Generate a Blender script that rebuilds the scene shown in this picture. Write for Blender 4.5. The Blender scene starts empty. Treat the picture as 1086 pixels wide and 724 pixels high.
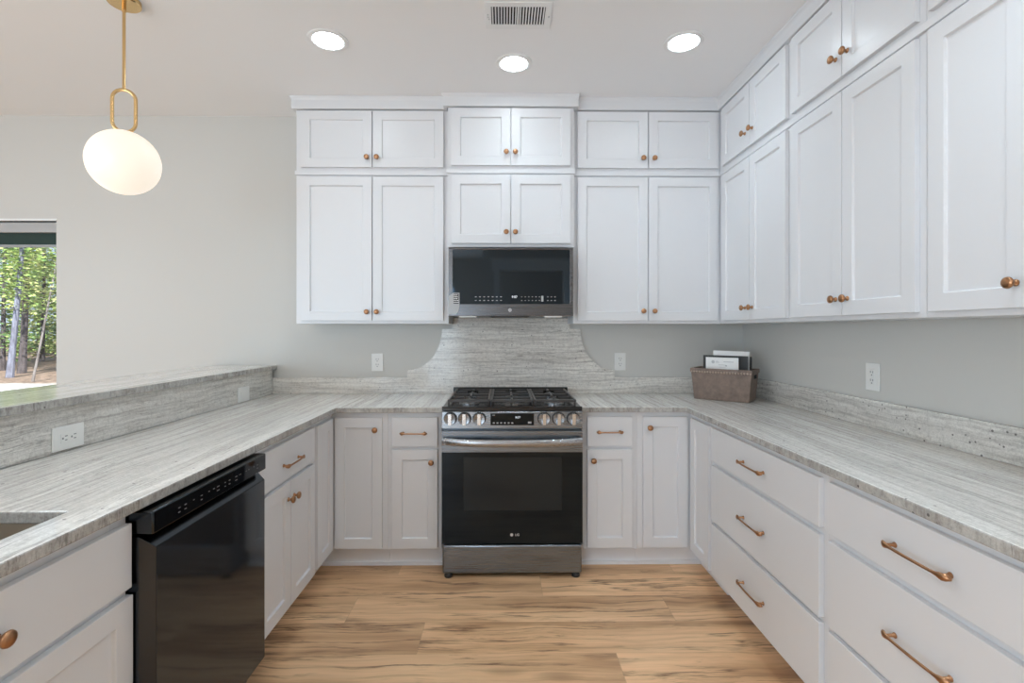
import bpy, bmesh, math, random
from mathutils import Vector, Matrix
random.seed(7)
PI = math.pi
SC = bpy.context.scene
COL = SC.collection

# ------------------------------------------------------------------ camera
cam = bpy.data.cameras.new('camera')
cam_ob = bpy.data.objects.new('camera', cam)
COL.objects.link(cam_ob)
cam_ob.location = (0.0, 0.0, 1.345)
cam_ob.rotation_euler = (PI / 2, 0, math.radians(-0.6))
cam.sensor_fit = 'HORIZONTAL'
cam.sensor_width = 36.0
cam.lens = 525.0 / 1086.0 * 36.0
cam.shift_x = 4.0 / 1086.0
cam.shift_y = -12.0 / 1086.0
cam.clip_start = 0.02
cam.clip_end = 200
SC.camera = cam_ob

# ------------------------------------------------------------------ exposure, sky, sun, lamp levels
SC.view_settings.view_transform = 'Standard'
SC.view_settings.look = 'None'
SC.view_settings.gamma = 1.0
SC.view_settings.use_curve_mapping = False
SC.view_settings.exposure = 0.12
SC.cycles.use_denoising = True
SC.cycles.max_bounces = 10
SC.cycles.diffuse_bounces = 6
SC.cycles.glossy_bounces = 5
SC.cycles.caustics_reflective = False
SC.cycles.caustics_refractive = False
SC.cycles.sample_clamp_indirect = 6.0

CAN_FRONT, CAN_REST = 11.0, 39.0   # watts of the recessed lamps' downward cones: zone by the cabinets, other zones
DIFFUSER = 29.0
FILL_POWER = 52.0          # watts of each fill lamp added at the unseen living-side and rear windows
PENDANT_POWER = .62
w = bpy.data.worlds.new('sky')
SC.world = w
w.use_nodes = True
wn = w.node_tree
bg = wn.nodes['Background']
bg.inputs['Color'].default_value = (0.62, 0.78, 1.0, 1)
bg.inputs['Strength'].default_value = 1.1
sun = bpy.data.lights.new('sun', 'SUN')
sun.energy = 11.0
sun.angle = math.radians(0.6)
sun.color = (1.0, 0.95, 0.85)
sun_ob = bpy.data.objects.new('sun', sun)
COL.objects.link(sun_ob)
sun_ob.rotation_euler = Vector((-0.35, 0.75, -0.75)).to_track_quat('-Z', 'Y').to_euler()

ADDED_LIVING_WINDOWS = [(-3.6, -2.0), (-1.4, .2)]   # y ranges of unseen openings added in the left wall for light
ADDED_REAR_WINDOWS = [(-5.2, -3.4), (-2.8, -1.0)]              # x ranges of unseen openings added in the rear wall for light
def daylight(x, y, sx, sz, rz):  # area lamp added as fill at an unseen window opening
    l = bpy.data.lights.new('window_daylight', 'AREA')
    l.shape = 'RECTANGLE'
    l.size, l.size_y = sx, sz
    l.energy = FILL_POWER
    l.color = (.70, .868, 1.0)
    o = bpy.data.objects.new('window_daylight', l)
    COL.objects.link(o)
    o.location = (x, y, 1.15)
    o.rotation_euler = (PI / 2, 0, rz)
for a_, b_ in ADDED_LIVING_WINDOWS:
    daylight(-5.98, (a_ + b_) / 2, b_ - a_, 2.1, -PI / 2)
for a_, b_ in ADDED_REAR_WINDOWS:
    daylight((a_ + b_) / 2, -3.98, b_ - a_, 2.1, 0)

# ------------------------------------------------------------------ room numbers (metres)
YW, XW, H = 3.39, 1.652, 2.80          # back wall, right wall, ceiling
YU, XU = 3.092, 1.3534                 # faces of the upper doors
YB, XB, XL = 2.787, 1.0484, -0.949     # faces of the base doors: back, right, left
YM = 3.066                             # face frame of the cabinets over the microwave
T = 0.019                              # door thickness
CT, CB = 0.914, 0.884                  # countertop top and underside
XFAR, YREAR, YDEEP = -6.0, -2.9, -4.0

# ------------------------------------------------------------------ materials
def mat(name, col=(.8, .8, .8), rough=.5, metal=0.0, spec=None, emit=None, estr=0.0, coat=0.0):
    m = bpy.data.materials.new(name)
    m.use_nodes = True
    b = m.node_tree.nodes['Principled BSDF']
    b.inputs['Base Color'].default_value = (*col, 1)
    b.inputs['Roughness'].default_value = rough
    b.inputs['Metallic'].default_value = metal
    if spec is not None:
        b.inputs['Specular IOR Level'].default_value = spec
    if coat:
        b.inputs['Coat Weight'].default_value = coat
        b.inputs['Coat Roughness'].default_value = 0.05
    if emit:
        b.inputs['Emission Color'].default_value = (*emit, 1)
        b.inputs['Emission Strength'].default_value = estr
    return m

class NT:
    def __init__(self, m):
        self.t = m.node_tree
        self.b = self.t.nodes['Principled BSDF']
    def n(self, typ, **kw):
        nd = self.t.nodes.new(typ)
        for k, v in kw.items():
            setattr(nd, k, v)
        return nd
    def l(self, a, b):
        self.t.links.new(a, b)
    def put(self, sock, v):
        if isinstance(v, (int, float)):
            sock.default_value = v
        elif isinstance(v, (tuple, list)):
            sock.default_value = v
        else:
            self.l(v, sock)
    def pos(self):
        return self.n('ShaderNodeNewGeometry').outputs['Position']
    def vm(self, op, a, b=None):
        nd = self.n('ShaderNodeVectorMath', operation=op)
        self.put(nd.inputs[0], a)
        if b is not None:
            self.put(nd.inputs[1], b)
        return nd.outputs[0]
    def m(self, op, a, b=None, c=None, clamp=False):
        nd = self.n('ShaderNodeMath', operation=op, use_clamp=clamp)
        self.put(nd.inputs[0], a)
        if b is not None:
            self.put(nd.inputs[1], b)
        if c is not None:
            self.put(nd.inputs[2], c)
        return nd.outputs[0]
    def noise(self, vec, scale=1, detail=4, rough=.55, dist=0, out='Fac'):
        nd = self.n('ShaderNodeTexNoise')
        self.l(vec, nd.inputs['Vector'])
        nd.inputs['Scale'].default_value = scale
        nd.inputs['Detail'].default_value = detail
        nd.inputs['Roughness'].default_value = rough
        nd.inputs['Distortion'].default_value = dist
        return nd.outputs[out]
    def ramp(self, fac, stops, interp='LINEAR'):
        nd = self.n('ShaderNodeValToRGB')
        cr = nd.color_ramp
        cr.interpolation = interp
        while len(cr.elements) < len(stops):
            cr.elements.new(0.5)
        for e, (p, c) in zip(cr.elements, stops):
            e.position = p
            e.color = (*c, 1) if len(c) == 3 else c
        self.l(fac, nd.inputs['Fac'])
        return nd.outputs['Color']
    def mix(self, fac, a, b, mode='MIX'):
        nd = self.n('ShaderNodeMix', data_type='RGBA', blend_type=mode)
        self.put(nd.inputs['Factor'], fac)
        self.put(nd.inputs['A'], a if not isinstance(a, tuple) else (*a, 1))
        self.put(nd.inputs['B'], b if not isinstance(b, tuple) else (*b, 1))
        return nd.outputs['Result']
    def bump(self, h, strength=.1, dist=.002):
        nd = self.n('ShaderNodeBump')
        nd.inputs['Strength'].default_value = strength
        nd.inputs['Distance'].default_value = dist
        self.l(h, nd.inputs['Height'])
        self.l(nd.outputs['Normal'], self.b.inputs['Normal'])

def paint(name, col, rough, tex=.03):
    m = mat(name, col, rough)
    n = NT(m)
    p = n.pos()
    a = n.noise(p, 90, 3)
    n.bump(a, tex, .001)
    v = n.noise(p, 1.3, 2)
    n.l(n.mix(n.m('MULTIPLY', v, .06), col, tuple(c * .85 for c in col)), n.b.inputs['Base Color'])
    return m

M_CAB = mat('white_cabinet_paint', (.735, .742, .762), .32)
M_WALL = paint('greige_wall_paint', (.61, .602, .575), .7)
M_CEIL = paint('ceiling_paint', (.88, .88, .885), .8)
M_TRIM = mat('white_trim_paint', (.83, .83, .83), .35)
M_TOE = mat('toe_kick_paint', (.78, .79, .82), .4)

def stone(name, along, across, tone=1.0, mottle=1.0, run=3.2, hi=70):
    """pale grey linear quartzite: fine flaky streaks that run along one axis, layered across others"""
    m = mat(name, (.6, .6, .58), .16)
    n = NT(m)
    p = n.pos()
    warp = n.noise(p, 2.2, 4, .55, out='Color')
    warp = n.vm('MULTIPLY', n.vm('SUBTRACT', warp, (.5, .5, .5)), (.06, .06, .06))
    q = n.vm('ADD', p, warp)
    def sv(lo, hi, mid):
        return tuple(lo if ax == along else (hi if ax in across else mid) for ax in 'XYZ')
    a = n.noise(n.vm('MULTIPLY', q, sv(run, hi, 6)), 1, 8, .72)
    b = n.noise(n.vm('MULTIPLY', q, sv(.8, 10, 3)), 1, 4, .55)
    c = n.noise(n.vm('MULTIPLY', q, sv(1.1, 22, 4)), 1, 6, .62)
    mot = n.noise(p, 55, 5, .7)
    g = n.noise(p, 190, 3, .7)
    base = n.ramp(a, [(.24, (.31, .295, .275)), (.40, (.52, .50, .475)), (.50, (.66, .645, .615)), (.66, (.77, .755, .725))])
    band = n.ramp(b, [(.30, (.78, .765, .745)), (.46, (.97, .96, .95)), (.66, (1.04, 1.04, 1.03))])
    col = n.mix(1.0, base, band, 'MULTIPLY')
    col = n.mix(mottle, col, n.ramp(mot, [(.30, (.66, .65, .64)), (.46, (.97, .97, .97)), (.7, (1.08, 1.08, 1.07))]), 'MULTIPLY')
    vein = n.m('ABSOLUTE', n.m('SUBTRACT', c, .5))
    vein = n.m('SUBTRACT', 1.0, n.m('DIVIDE', vein, .015), clamp=True)
    patch = n.ramp(n.noise(p, 2.3, 3), [(.45, (0, 0, 0)), (.6, (1, 1, 1))])
    col = n.mix(n.m('MULTIPLY', n.m('MULTIPLY', vein, patch), .62), col, (.17, .152, .14))
    grain = n.ramp(g, [(.3, (.78, .77, .76)), (.55, (1.0, 1.0, 1.0)), (.7, (1.1, 1.1, 1.09))])
    col = n.mix(.8, col, grain, 'MULTIPLY')
    vo = n.n('ShaderNodeTexVoronoi')
    n.l(p, vo.inputs['Vector'])
    vo.inputs['Scale'].default_value = 30
    sp = n.m('LESS_THAN', vo.outputs['Distance'], .12)
    rnd = n.n('ShaderNodeSeparateColor')
    n.l(vo.outputs['Color'], rnd.inputs[0])
    sp = n.m('MULTIPLY', sp, n.m('GREATER_THAN', rnd.outputs[0], .80))
    col = n.mix(n.m('MULTIPLY', sp, .8), col, (.09, .08, .08))
    col = n.mix(1.0, col, (tone, tone, tone), 'MULTIPLY')
    n.l(col, n.b.inputs['Base Color'])
    n.b.inputs['Roughness'].default_value = .13
    return m

M_STONE_Y = stone('quartzite_top', 'Y', 'X', 1.13, .6, 1.6)
M_STONE_YZ = stone('quartzite_lengthwise_splash', 'Y', 'Z', 1.02, .8, 2.4)
M_STONE_X = stone('quartzite_back_splash', 'X', 'Z', 1.2, .9, 2.6)
M_STONE_EDGE_SHADE = stone('quartzite_shaded_edge', 'Z', 'XY', .74, 1.0, 16.0, 38)  # speckled cut grain; tone lowered to paint in dimmer light on upright faces
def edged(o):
    """sawn edges of a slab: speckled cross grain, darkened for the weaker light they get"""
    o.data.materials.append(M_STONE_EDGE_SHADE)
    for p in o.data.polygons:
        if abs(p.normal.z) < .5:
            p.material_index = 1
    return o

def floor_mat():
    m = mat('oak_vinyl_plank', (.5, .33, .2), .42)
    n = NT(m)
    p = n.pos()
    sep = n.n('ShaderNodeSeparateXYZ')
    n.l(p, sep.inputs[0])
    X, Y = sep.outputs[0], sep.outputs[1]
    ry = n.m('DIVIDE', n.m('SUBTRACT', Y, 2.504), .2225)
    row = n.m('FLOOR', ry)
    fy = n.m('SUBTRACT', ry, row)
    idx = n.m('FRACT', n.m('DIVIDE', n.m('ADD', row, 100.5), 10.0))
    offs = [.2, .95, .42, 1.25, .66, .1, 1.05, .47, 1.17, .80]     # joint positions row by row
    order = [0] * 10
    for k in range(-10, 10):
        order[int(math.floor(((k + 100.5) / 10.0 % 1) * 10))] = {0: .2, -1: .80, -2: 1.17, -3: .47}.get(k, offs[k % 10])
    off = n.ramp(idx, [(i / 10.0, (v / 2, v / 2, v / 2)) for i, v in enumerate(order)], 'CONSTANT')
    rx = n.m('DIVIDE', n.m('SUBTRACT', X, n.m('MULTIPLY', off, 2.0)), 1.53)
    cell = n.m('FLOOR', rx)
    fx = n.m('SUBTRACT', rx, cell)
    cv = n.n('ShaderNodeCombineXYZ')
    n.l(row, cv.inputs[0])
    n.l(cell, cv.inputs[1])
    wn_ = n.n('ShaderNodeTexWhiteNoise', noise_dimensions='2D')
    n.l(cv.outputs[0], wn_.inputs['Vector'])
    rid = wn_.outputs['Value']
    shift = n.n('ShaderNodeCombineXYZ')
    n.l(n.m('MULTIPLY', rid, 37.0), shift.inputs[0])
    n.l(n.m('MULTIPLY', rid, 17.0), shift.inputs[1])
    q = n.vm('ADD', p, shift.outputs[0])
    warp = n.vm('MULTIPLY', n.vm('SUBTRACT', n.noise(q, 2.6, 3, .5, out='Color'), (.5, .5, .5)), (.06, .06, 0))
    qw = n.vm('ADD', q, warp)
    grain = n.noise(n.vm('MULTIPLY', qw, (2.0, 55, 1)), 1, 7, .66)
    broad = n.noise(n.vm('MULTIPLY', qw, (1.0, 7, 1)), 1, 4, .5)
    crack = n.noise(n.vm('MULTIPLY', qw, (.55, 8.5, 1)), 1, 7, .60)
    base = n.ramp(broad, [(.28, (.36, .195, .098)), (.40, (.57, .340, .182)), (.52, (.72, .455, .255)), (.68, (.82, .545, .320))])
    gr = n.ramp(grain, [(.28, (.62, .57, .52)), (.46, (.97, .96, .95)), (.7, (1.14, 1.13, 1.12))])
    col = n.mix(.9, base, gr, 'MULTIPLY')
    tint = n.ramp(rid, [(0, (.82, .80, .78)), (.5, (1, 1, 1)), (1, (1.12, 1.12, 1.12))])
    col = n.mix(1.0, col, tint, 'MULTIPLY')
    ca = n.m('ABSOLUTE', n.m('SUBTRACT', crack, .5))
    ca = n.m('SUBTRACT', 1.0, n.m('DIVIDE', ca, .024), clamp=True)
    cm = n.ramp(n.noise(n.vm('MULTIPLY', q, (1.4, 4, 1)), 1, 3, .6), [(.41, (0, 0, 0)), (.53, (1, 1, 1))])
    col = n.mix(n.m('MULTIPLY', n.m('MULTIPLY', ca, cm), .88), col, (.15, .070, .034))
    fine = n.m('ABSOLUTE', n.m('SUBTRACT', n.noise(n.vm('MULTIPLY', qw, (1.1, 17, 1)), 1, 6, .6), .47))
    fine = n.m('SUBTRACT', 1.0, n.m('DIVIDE', fine, .016), clamp=True)
    fm = n.ramp(n.noise(n.vm('MULTIPLY', q, (2.0, 6, 1)), 1, 3, .6), [(.48, (0, 0, 0)), (.62, (1, 1, 1))])
    col = n.mix(n.m('MULTIPLY', n.m('MULTIPLY', fine, fm), .7), col, (.17, .085, .042))
    vo = n.n('ShaderNodeTexVoronoi')
    n.l(n.vm('MULTIPLY', qw, (1.6, 5.5, 1)), vo.inputs['Vector'])
    vo.inputs['Scale'].default_value = 1.0
    kn = n.m('SUBTRACT', 1.0, n.m('DIVIDE', vo.outputs['Distance'], .20), clamp=True)
    col = n.mix(n.m('MULTIPLY', kn, .8), col, (.15, .075, .038))
    e1 = n.m('LESS_THAN', fy, .010)
    e2 = n.m('LESS_THAN', fx, .0016)
    edge = n.m('MAXIMUM', e1, e2)
    col = n.mix(n.m('MULTIPLY', edge, .35), col, (.25, .16, .09))
    n.l(col, n.b.inputs['Base Color'])
    n.bump(grain, .08, .001)
    return m
M_FLOOR = floor_mat()

def metal(name, col, rough, brushed=None):
    m = mat(name, col, rough, 1.0)
    n = NT(m)
    p = n.pos()
    if brushed:
        v = n.noise(n.vm('MULTIPLY', p, brushed), 1, 3, .6)
        n.l(n.m('ADD', n.m('MULTIPLY', v, .16), rough - .08), n.b.inputs['Roughness'])
    else:
        v = n.noise(p, 60, 2)
        n.l(n.m('ADD', n.m('MULTIPLY', v, .08), rough - .04), n.b.inputs['Roughness'])
    return m
M_STEEL = metal('dark_stainless_steel', (.232, .260, .295), .28, (3, 300, 300))
M_STEEL_L = metal('satin_steel', (.42, .43, .45), .28, (3, 300, 300))
M_PANEL = metal('brushed_panel_steel', (.30, .31, .325), .27, (3, 300, 300))
M_MWST = metal('microwave_steel', (.165, .165, .172), .27, (3, 300, 300))
M_KNOBST = metal('bright_steel', (.75, .75, .75), .25)
M_COPPER = metal('rose_bronze', (.44, .235, .125), .32)
M_BRASS = metal('brushed_brass', (.72, .50, .24), .22)
M_SINK = metal('sink_steel', (.62, .57, .50), .35)
M_BLACKG = mat('black_glass', (.006, .006, .007), .05, spec=.45)
M_MWGLASS = mat('microwave_glass', (.006, .006, .007), .04, spec=1.0)
M_OVENW = mat('oven_window_glass', (.014, .014, .015), .07, spec=.6)
M_BLACKST = mat('gloss_black_steel', (.020, .020, .022), .08, spec=.75)
M_BEVEL = metal('black_stainless_edge', (.055, .06, .066), .2)
for m_ in (M_MWGLASS, M_BLACKG, M_OVENW, M_BLACKST):
    m_.node_tree.nodes['Principled BSDF'].inputs['Specular Tint'].default_value = (.58, .79, 1.0, 1)
M_BLACK = mat('black_plastic', (.012, .012, .013), .4)
M_ENAMEL = mat('black_enamel', (.02, .019, .019), .18)
M_IRON = mat('cast_iron', (.055, .05, .048), .38)
M_DARK = mat('dark_void', (.01, .01, .01), .8)
M_WHITEP = mat('white_plastic', (.82, .82, .80), .3)
M_INK = mat('printed_mark', (.55, .55, .56), .5)
M_INKD = mat('dark_printing', (.20, .21, .22), .6)
M_LCD = mat('lit_display', (.1, .1, .1), .4, emit=(.85, .92, 1), estr=1.0)
M_ICON = mat('panel_icons', (.45, .45, .46), .4)
M_ICOND = mat('dim_panel_icons', (.14, .14, .145), .4)
M_PAPER = mat('white_paper', (.86, .86, .85), .6)
M_FOLDER = mat('charcoal_board', (.035, .034, .034), .5)
M_BASKET = None
def basket_mat():
    m = mat('taupe_faux_leather', (.20, .145, .115), .55)
    n = NT(m)
    p = n.pos()
    v = n.noise(p, 35, 4)
    n.l(n.ramp(v, [(.3, (.165, .118, .094)), (.7, (.245, .178, .142))]), n.b.inputs['Base Color'])
    n.bump(n.noise(p, 400, 2), .15, .0006)
    return m
M_BASKET = basket_mat()
M_CANLIT = mat('lit_diffuser', (.9, .9, .9), .5, emit=(.80, .925, 1.0), estr=DIFFUSER)
M_GLOBE = mat('lit_opal_glass', (.6, .56, .50), .3, emit=(1.0, .88, .74), estr=PENDANT_POWER)
M_SHADE = mat('dark_green_shade', (.012, .035, .028), .7)
M_VINYL = mat('window_vinyl', (.80, .80, .80), .35)
M_TEAL = mat('silver_label', (.42, .43, .44), .4)
def glass_mat():
    m = bpy.data.materials.new('window_glass')
    m.use_nodes = True
    t = m.node_tree
    t.nodes.clear()
    o = t.nodes.new('ShaderNodeOutputMaterial')
    mx = t.nodes.new('ShaderNodeMixShader')
    tr = t.nodes.new('ShaderNodeBsdfTransparent')
    gl = t.nodes.new('ShaderNodeBsdfGlossy')
    gl.inputs['Roughness'].default_value = .02
    mx.inputs[0].default_value = .05
    t.links.new(tr.outputs[0], mx.inputs[1])
    t.links.new(gl.outputs[0], mx.inputs[2])
    t.links.new(mx.outputs[0], o.inputs[0])
    return m
M_GLASS = glass_mat()
def leaf_mat(name, a, b, c):
    m = mat(name, a, .6)
    n = NT(m)
    v = n.noise(n.pos(), 2.4, 4, .7)
    n.l(n.ramp(v, [(.34, a), (.5, b), (.64, c)]), n.b.inputs['Base Color'])
    n.b.inputs['Transmission Weight'].default_value = 0
    n.b.inputs['Subsurface Weight'].default_value = 0
    return m
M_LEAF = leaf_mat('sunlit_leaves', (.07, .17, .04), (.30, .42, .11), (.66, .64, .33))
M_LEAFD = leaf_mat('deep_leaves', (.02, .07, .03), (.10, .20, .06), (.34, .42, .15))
def bark_mat(name, a, b):
    m = mat(name, a, .9)
    n = NT(m)
    v = n.noise(n.vm('MULTIPLY', n.pos(), (14, 14, 3)), 1, 5, .7)
    n.l(n.ramp(v, [(.35, a), (.65, b)]), n.b.inputs['Base Color'])
    return m
M_BARKB = bark_mat('bluish_bark', (.07, .075, .11), (.21, .23, .31))
M_BARKD = bark_mat('dark_bark', (.035, .03, .035), (.10, .09, .10))
M_BARKG = bark_mat('grey_bark', (.09, .08, .08), (.24, .225, .225))
def ground_mat():
    m = mat('pale_gravel_yard', (.6, .62, .62), .9)
    n = NT(m)
    p = n.pos()
    v = n.noise(p, 3.5, 6, .75)
    c = n.ramp(v, [(.35, (.30, .36, .33)), (.5, (.62, .66, .68)), (.65, (.85, .87, .9))])
    sep = n.n('ShaderNodeSeparateXYZ')
    n.l(p, sep.inputs[0])
    d = n.m('ADD', sep.outputs[1], n.m('MULTIPLY', n.noise(p, .9, 3), 2.0))
    k = n.ramp(n.m('DIVIDE', n.m('SUBTRACT', d, 13.2), 1.2, clamp=True), [(.2, (0, 0, 0)), (.8, (1, 1, 1))])
    litter = n.ramp(n.noise(p, 6, 5, .7), [(.4, (.10, .07, .05)), (.6, (.30, .22, .17))])
    n.l(n.mix(k, c, litter), n.b.inputs['Base Color'])
    return m
M_GROUND = ground_mat()

# ------------------------------------------------------------------ mesh helpers
class MB:
    def __init__(self):
        self.bm = bmesh.new()
    def face(self, pts):
        return self.bm.faces.new([self.bm.verts.new(p) for p in pts])
    def box(self, x0, x1, y0, y1, z0, z1):
        v = [self.bm.verts.new((x, y, z)) for z in (z0, z1) for y in (y0, y1) for x in (x0, x1)]
        for f in ((0, 2, 3, 1), (4, 5, 7, 6), (0, 1, 5, 4), (2, 6, 7, 3), (1, 3, 7, 5), (0, 4, 6, 2)):
            self.bm.faces.new([v[i] for i in f])
        return self
    def obox(self, c, sx, sy, sz, rot):
        """box centred at c with a rotation matrix"""
        m = Matrix.Translation(c) @ rot.to_4x4()
        v = [self.bm.verts.new(m @ Vector((x * sx / 2, y * sy / 2, z * sz / 2))) for z in (-1, 1) for y in (-1, 1) for x in (-1, 1)]
        for f in ((0, 2, 3, 1), (4, 5, 7, 6), (0, 1, 5, 4), (2, 6, 7, 3), (1, 3, 7, 5), (0, 4, 6, 2)):
            self.bm.faces.new([v[i] for i in f])
        return self
    def lathe(self, prof, origin=(0, 0, 0), axis='Z', n=24, sx=1.0):
        """prof: list of (r, h); axis 'Z' up, '-Y' towards the room"""
        rings = []
        def P(r, h, a):
            c, s = r * math.cos(a) * sx, r * math.sin(a)
            if axis == 'Z':
                p = (c, s, h)
            else:
                p = (c, -h, s)
            return (p[0] + origin[0], p[1] + origin[1], p[2] + origin[2])
        for r, h in prof:
            if r < 1e-6:
                rings.append([self.bm.verts.new(P(0, h, 0))])
            else:
                rings.append([self.bm.verts.new(P(r, h, 2 * PI * k / n)) for k in range(n)])
        for A, B in zip(rings, rings[1:]):
            for k in range(n):
                j = (k + 1) % n
                if len(A) == 1 and len(B) == 1:
                    continue
                if len(A) == 1:
                    self.bm.faces.new([A[0], B[j], B[k]])
                elif len(B) == 1:
                    self.bm.faces.new([A[k], A[j], B[0]])
                else:
                    self.bm.faces.new([A[k], A[j], B[j], B[k]])
        for R, flip in ((rings[0], True), (rings[-1], False)):
            if len(R) > 1:
                self.bm.faces.new(R[::-1] if flip else R)
        return self
    def tube(self, pts, rad, n=10, up=(0, 0, 1), closed=False):
        """sweep an ellipse along pts; rad = (a, b) or a list of them"""
        pts = [Vector(p) for p in pts]
        N = len(pts)
        rings = []
        for i, p in enumerate(pts):
            a = pts[(i - 1) % N] if (closed or i > 0) else p
            b = pts[(i + 1) % N] if (closed or i < N - 1) else p
            t = (b - a).normalized()
            u = Vector(up)
            s = t.cross(u)
            if s.length < 1e-4:
                s = t.cross(Vector((1, 0, 0)))
            s.normalize()
            u = s.cross(t).normalized()
            r = rad[i] if isinstance(rad, list) else rad
            if not isinstance(r, tuple):
                r = (r, r)
            rings.append([self.bm.verts.new(p + s * (r[0] * math.cos(2 * PI * k / n)) + u * (r[1] * math.sin(2 * PI * k / n))) for k in range(n)])
        M = N if closed else N - 1
        for i in range(M):
            A, B = rings[i], rings[(i + 1) % N]
            for k in range(n):
                j = (k + 1) % n
                self.bm.faces.new([A[k], A[j], B[j], B[k]])
        if not closed:
            self.bm.faces.new(rings[0][::-1])
            self.bm.faces.new(rings[-1])
        return self
    def prism(self, poly, lo, hi, plane='XY'):
        """extrude a 2-D outline between lo and hi on the third axis"""
        def P(a, b, c):
            return {'XY': (a, b, c), 'XZ': (a, c, b), 'YZ': (c, a, b)}[plane]
        A = [self.bm.verts.new(P(a, b, lo)) for a, b in poly]
        B = [self.bm.verts.new(P(a, b, hi)) for a, b in poly]
        self.bm.faces.new(A)
        self.bm.faces.new(B)
        for k in range(len(poly)):
            j = (k + 1) % len(poly)
            self.bm.faces.new([A[k], A[j], B[j], B[k]])
        return self
    def cells(self, us, vs, keep, lo, hi, plane='XY'):
        """a slab made of the kept cells of a grid: walls with openings, L-shaped tops"""
        def P(a, b, c):
            return {'XY': (a, b, c), 'XZ': (a, c, b), 'YZ': (c, a, b)}[plane]
        vd = {}
        def V(i, j, k):
            if (i, j, k) not in vd:
                vd[(i, j, k)] = self.bm.verts.new(P(us[i], vs[j], (lo, hi)[k]))
            return vd[(i, j, k)]
        nu, nv = len(us) - 1, len(vs) - 1
        ok = lambda i, j: 0 <= i < nu and 0 <= j < nv and keep((us[i] + us[i + 1]) / 2, (vs[j] + vs[j + 1]) / 2)
        for i in range(nu):
            for j in range(nv):
                if not ok(i, j):
                    continue
                for k in (0, 1):
                    self.bm.faces.new([V(i, j, k), V(i + 1, j, k), V(i + 1, j + 1, k), V(i, j + 1, k)])
                for di, dj, a, b in ((-1, 0, (i, j), (i, j + 1)), (1, 0, (i + 1, j), (i + 1, j + 1)), (0, -1, (i, j), (i + 1, j)), (0, 1, (i, j + 1), (i + 1, j + 1))):
                    if not ok(i + di, j + dj):
                        self.bm.faces.new([V(*a, 0), V(*b, 0), V(*b, 1), V(*a, 1)])
        return self
    def mesh(self, name):
        bmesh.ops.recalc_face_normals(self.bm, faces=self.bm.faces)
        me = bpy.data.meshes.new(name)
        self.bm.to_mesh(me)
        self.bm.free()
        return me
    def obj(self, name, m, parent=None, bevel=0.0, smooth=True, seg=2):
        me = self.mesh(name)
        me.materials.append(m)
        if smooth:
            for p in me.polygons:
                p.use_smooth = True
            me.set_sharp_from_angle(angle=math.radians(32))
        o = bpy.data.objects.new(name, me)
        COL.objects.link(o)
        if parent:
            o.parent = parent
        if bevel:
            md = o.modifiers.new('bevel', 'BEVEL')
            md.width = bevel
            md.segments = seg
            md.limit_method = 'ANGLE'
            md.angle_limit = math.radians(40)
            md.harden_normals = False
        return o

def link_mesh(name, me, parent, loc=(0, 0, 0), rot=(0, 0, 0)):
    o = bpy.data.objects.new(name, me)
    COL.objects.link(o)
    o.parent = parent
    o.location = loc
    o.rotation_euler = rot
    return o
def tag(o, label, cat, group=None, kind=None):
    o['label'] = label
    o['category'] = cat
    if group:
        o['group'] = group
    if kind:
        o['kind'] = kind
    return o
def thing(name, label, cat, loc=(0, 0, 0), rz=0.0, group=None):
    o = bpy.data.objects.new(name, None)
    COL.objects.link(o)
    o.empty_display_size = .1
    o.location = loc
    o.rotation_euler = (0, 0, rz)
    return tag(o, label, cat, group)
def marks(name, boxes, m, parent):
    for q in boxes:
        MB().box(*q).obj(name, m, parent, smooth=False)
def structure(o):
    o['kind'] = 'structure'
    return o
def text(name, s, size, m, parent, loc, rot, align='CENTER', extrude=.0004):
    cu = bpy.data.curves.new(name, 'FONT')
    cu.body = s
    cu.size = size
    cu.align_x = align
    cu.align_y = 'CENTER'
    cu.extrude = extrude
    tmp = bpy.data.objects.new(name + '_outline', cu)
    COL.objects.link(tmp)
    bpy.context.view_layer.update()
    me = bpy.data.meshes.new_from_object(tmp.evaluated_get(bpy.context.evaluated_depsgraph_get()))
    bpy.data.objects.remove(tmp)
    bpy.data.curves.remove(cu)
    me.materials.clear()
    me.materials.append(m)
    me.name = name
    o = bpy.data.objects.new(name, me)
    COL.objects.link(o)
    o.parent = parent
    o.location = loc
    o.rotation_euler = rot
    return o

# ------------------------------------------------------------------ the room
structure(MB().box(XFAR - .15, XW + .15, YDEEP - .15, YW + .15, -.12, 0).obj('floor', M_FLOOR, smooth=False))
structure(MB().box(XFAR - .15, XW + .15, YDEEP - .15, YW + .15, H, H + .25).obj('ceiling', M_CEIL, smooth=False))
WX0, WX1, WZ0, WZ1 = -4.35, -3.03, .62, 2.09     # window in the back wall, beyond the bar
structure(MB().cells([XFAR - .15, WX0, WX1, XW + .15], [0, WZ0, WZ1, H],
    lambda x, z: not (WX0 < x < WX1 and WZ0 < z < WZ1), YW, YW + .15, 'XZ').obj('wall_back', M_WALL, smooth=False))
structure(MB().box(XW, XW + .15, YDEEP, YW, 0, H).obj('wall_right', M_WALL, smooth=False))
LW = ADDED_LIVING_WINDOWS
structure(MB().cells([YDEEP] + [a for p in LW for a in p] + [YW], [0, .1, 2.2, H],
    lambda y, z: not (.1 < z < 2.2 and any(a < y < b for a, b in LW)), XFAR - .15, XFAR, 'YZ').obj('wall_left', M_WALL, smooth=False))
structure(MB().cells([XFAR] + [a for p in ADDED_REAR_WINDOWS for a in p] + [XW], [0, .1, 2.2, H],
    lambda x, z: not (.1 < z < 2.2 and any(a < x < b for a, b in ADDED_REAR_WINDOWS)), YDEEP - .15, YDEEP, 'XZ').obj('wall_rear', M_WALL, smooth=False))
DX0, DX1, DZ = -.06, 1.09, 2.42
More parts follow.
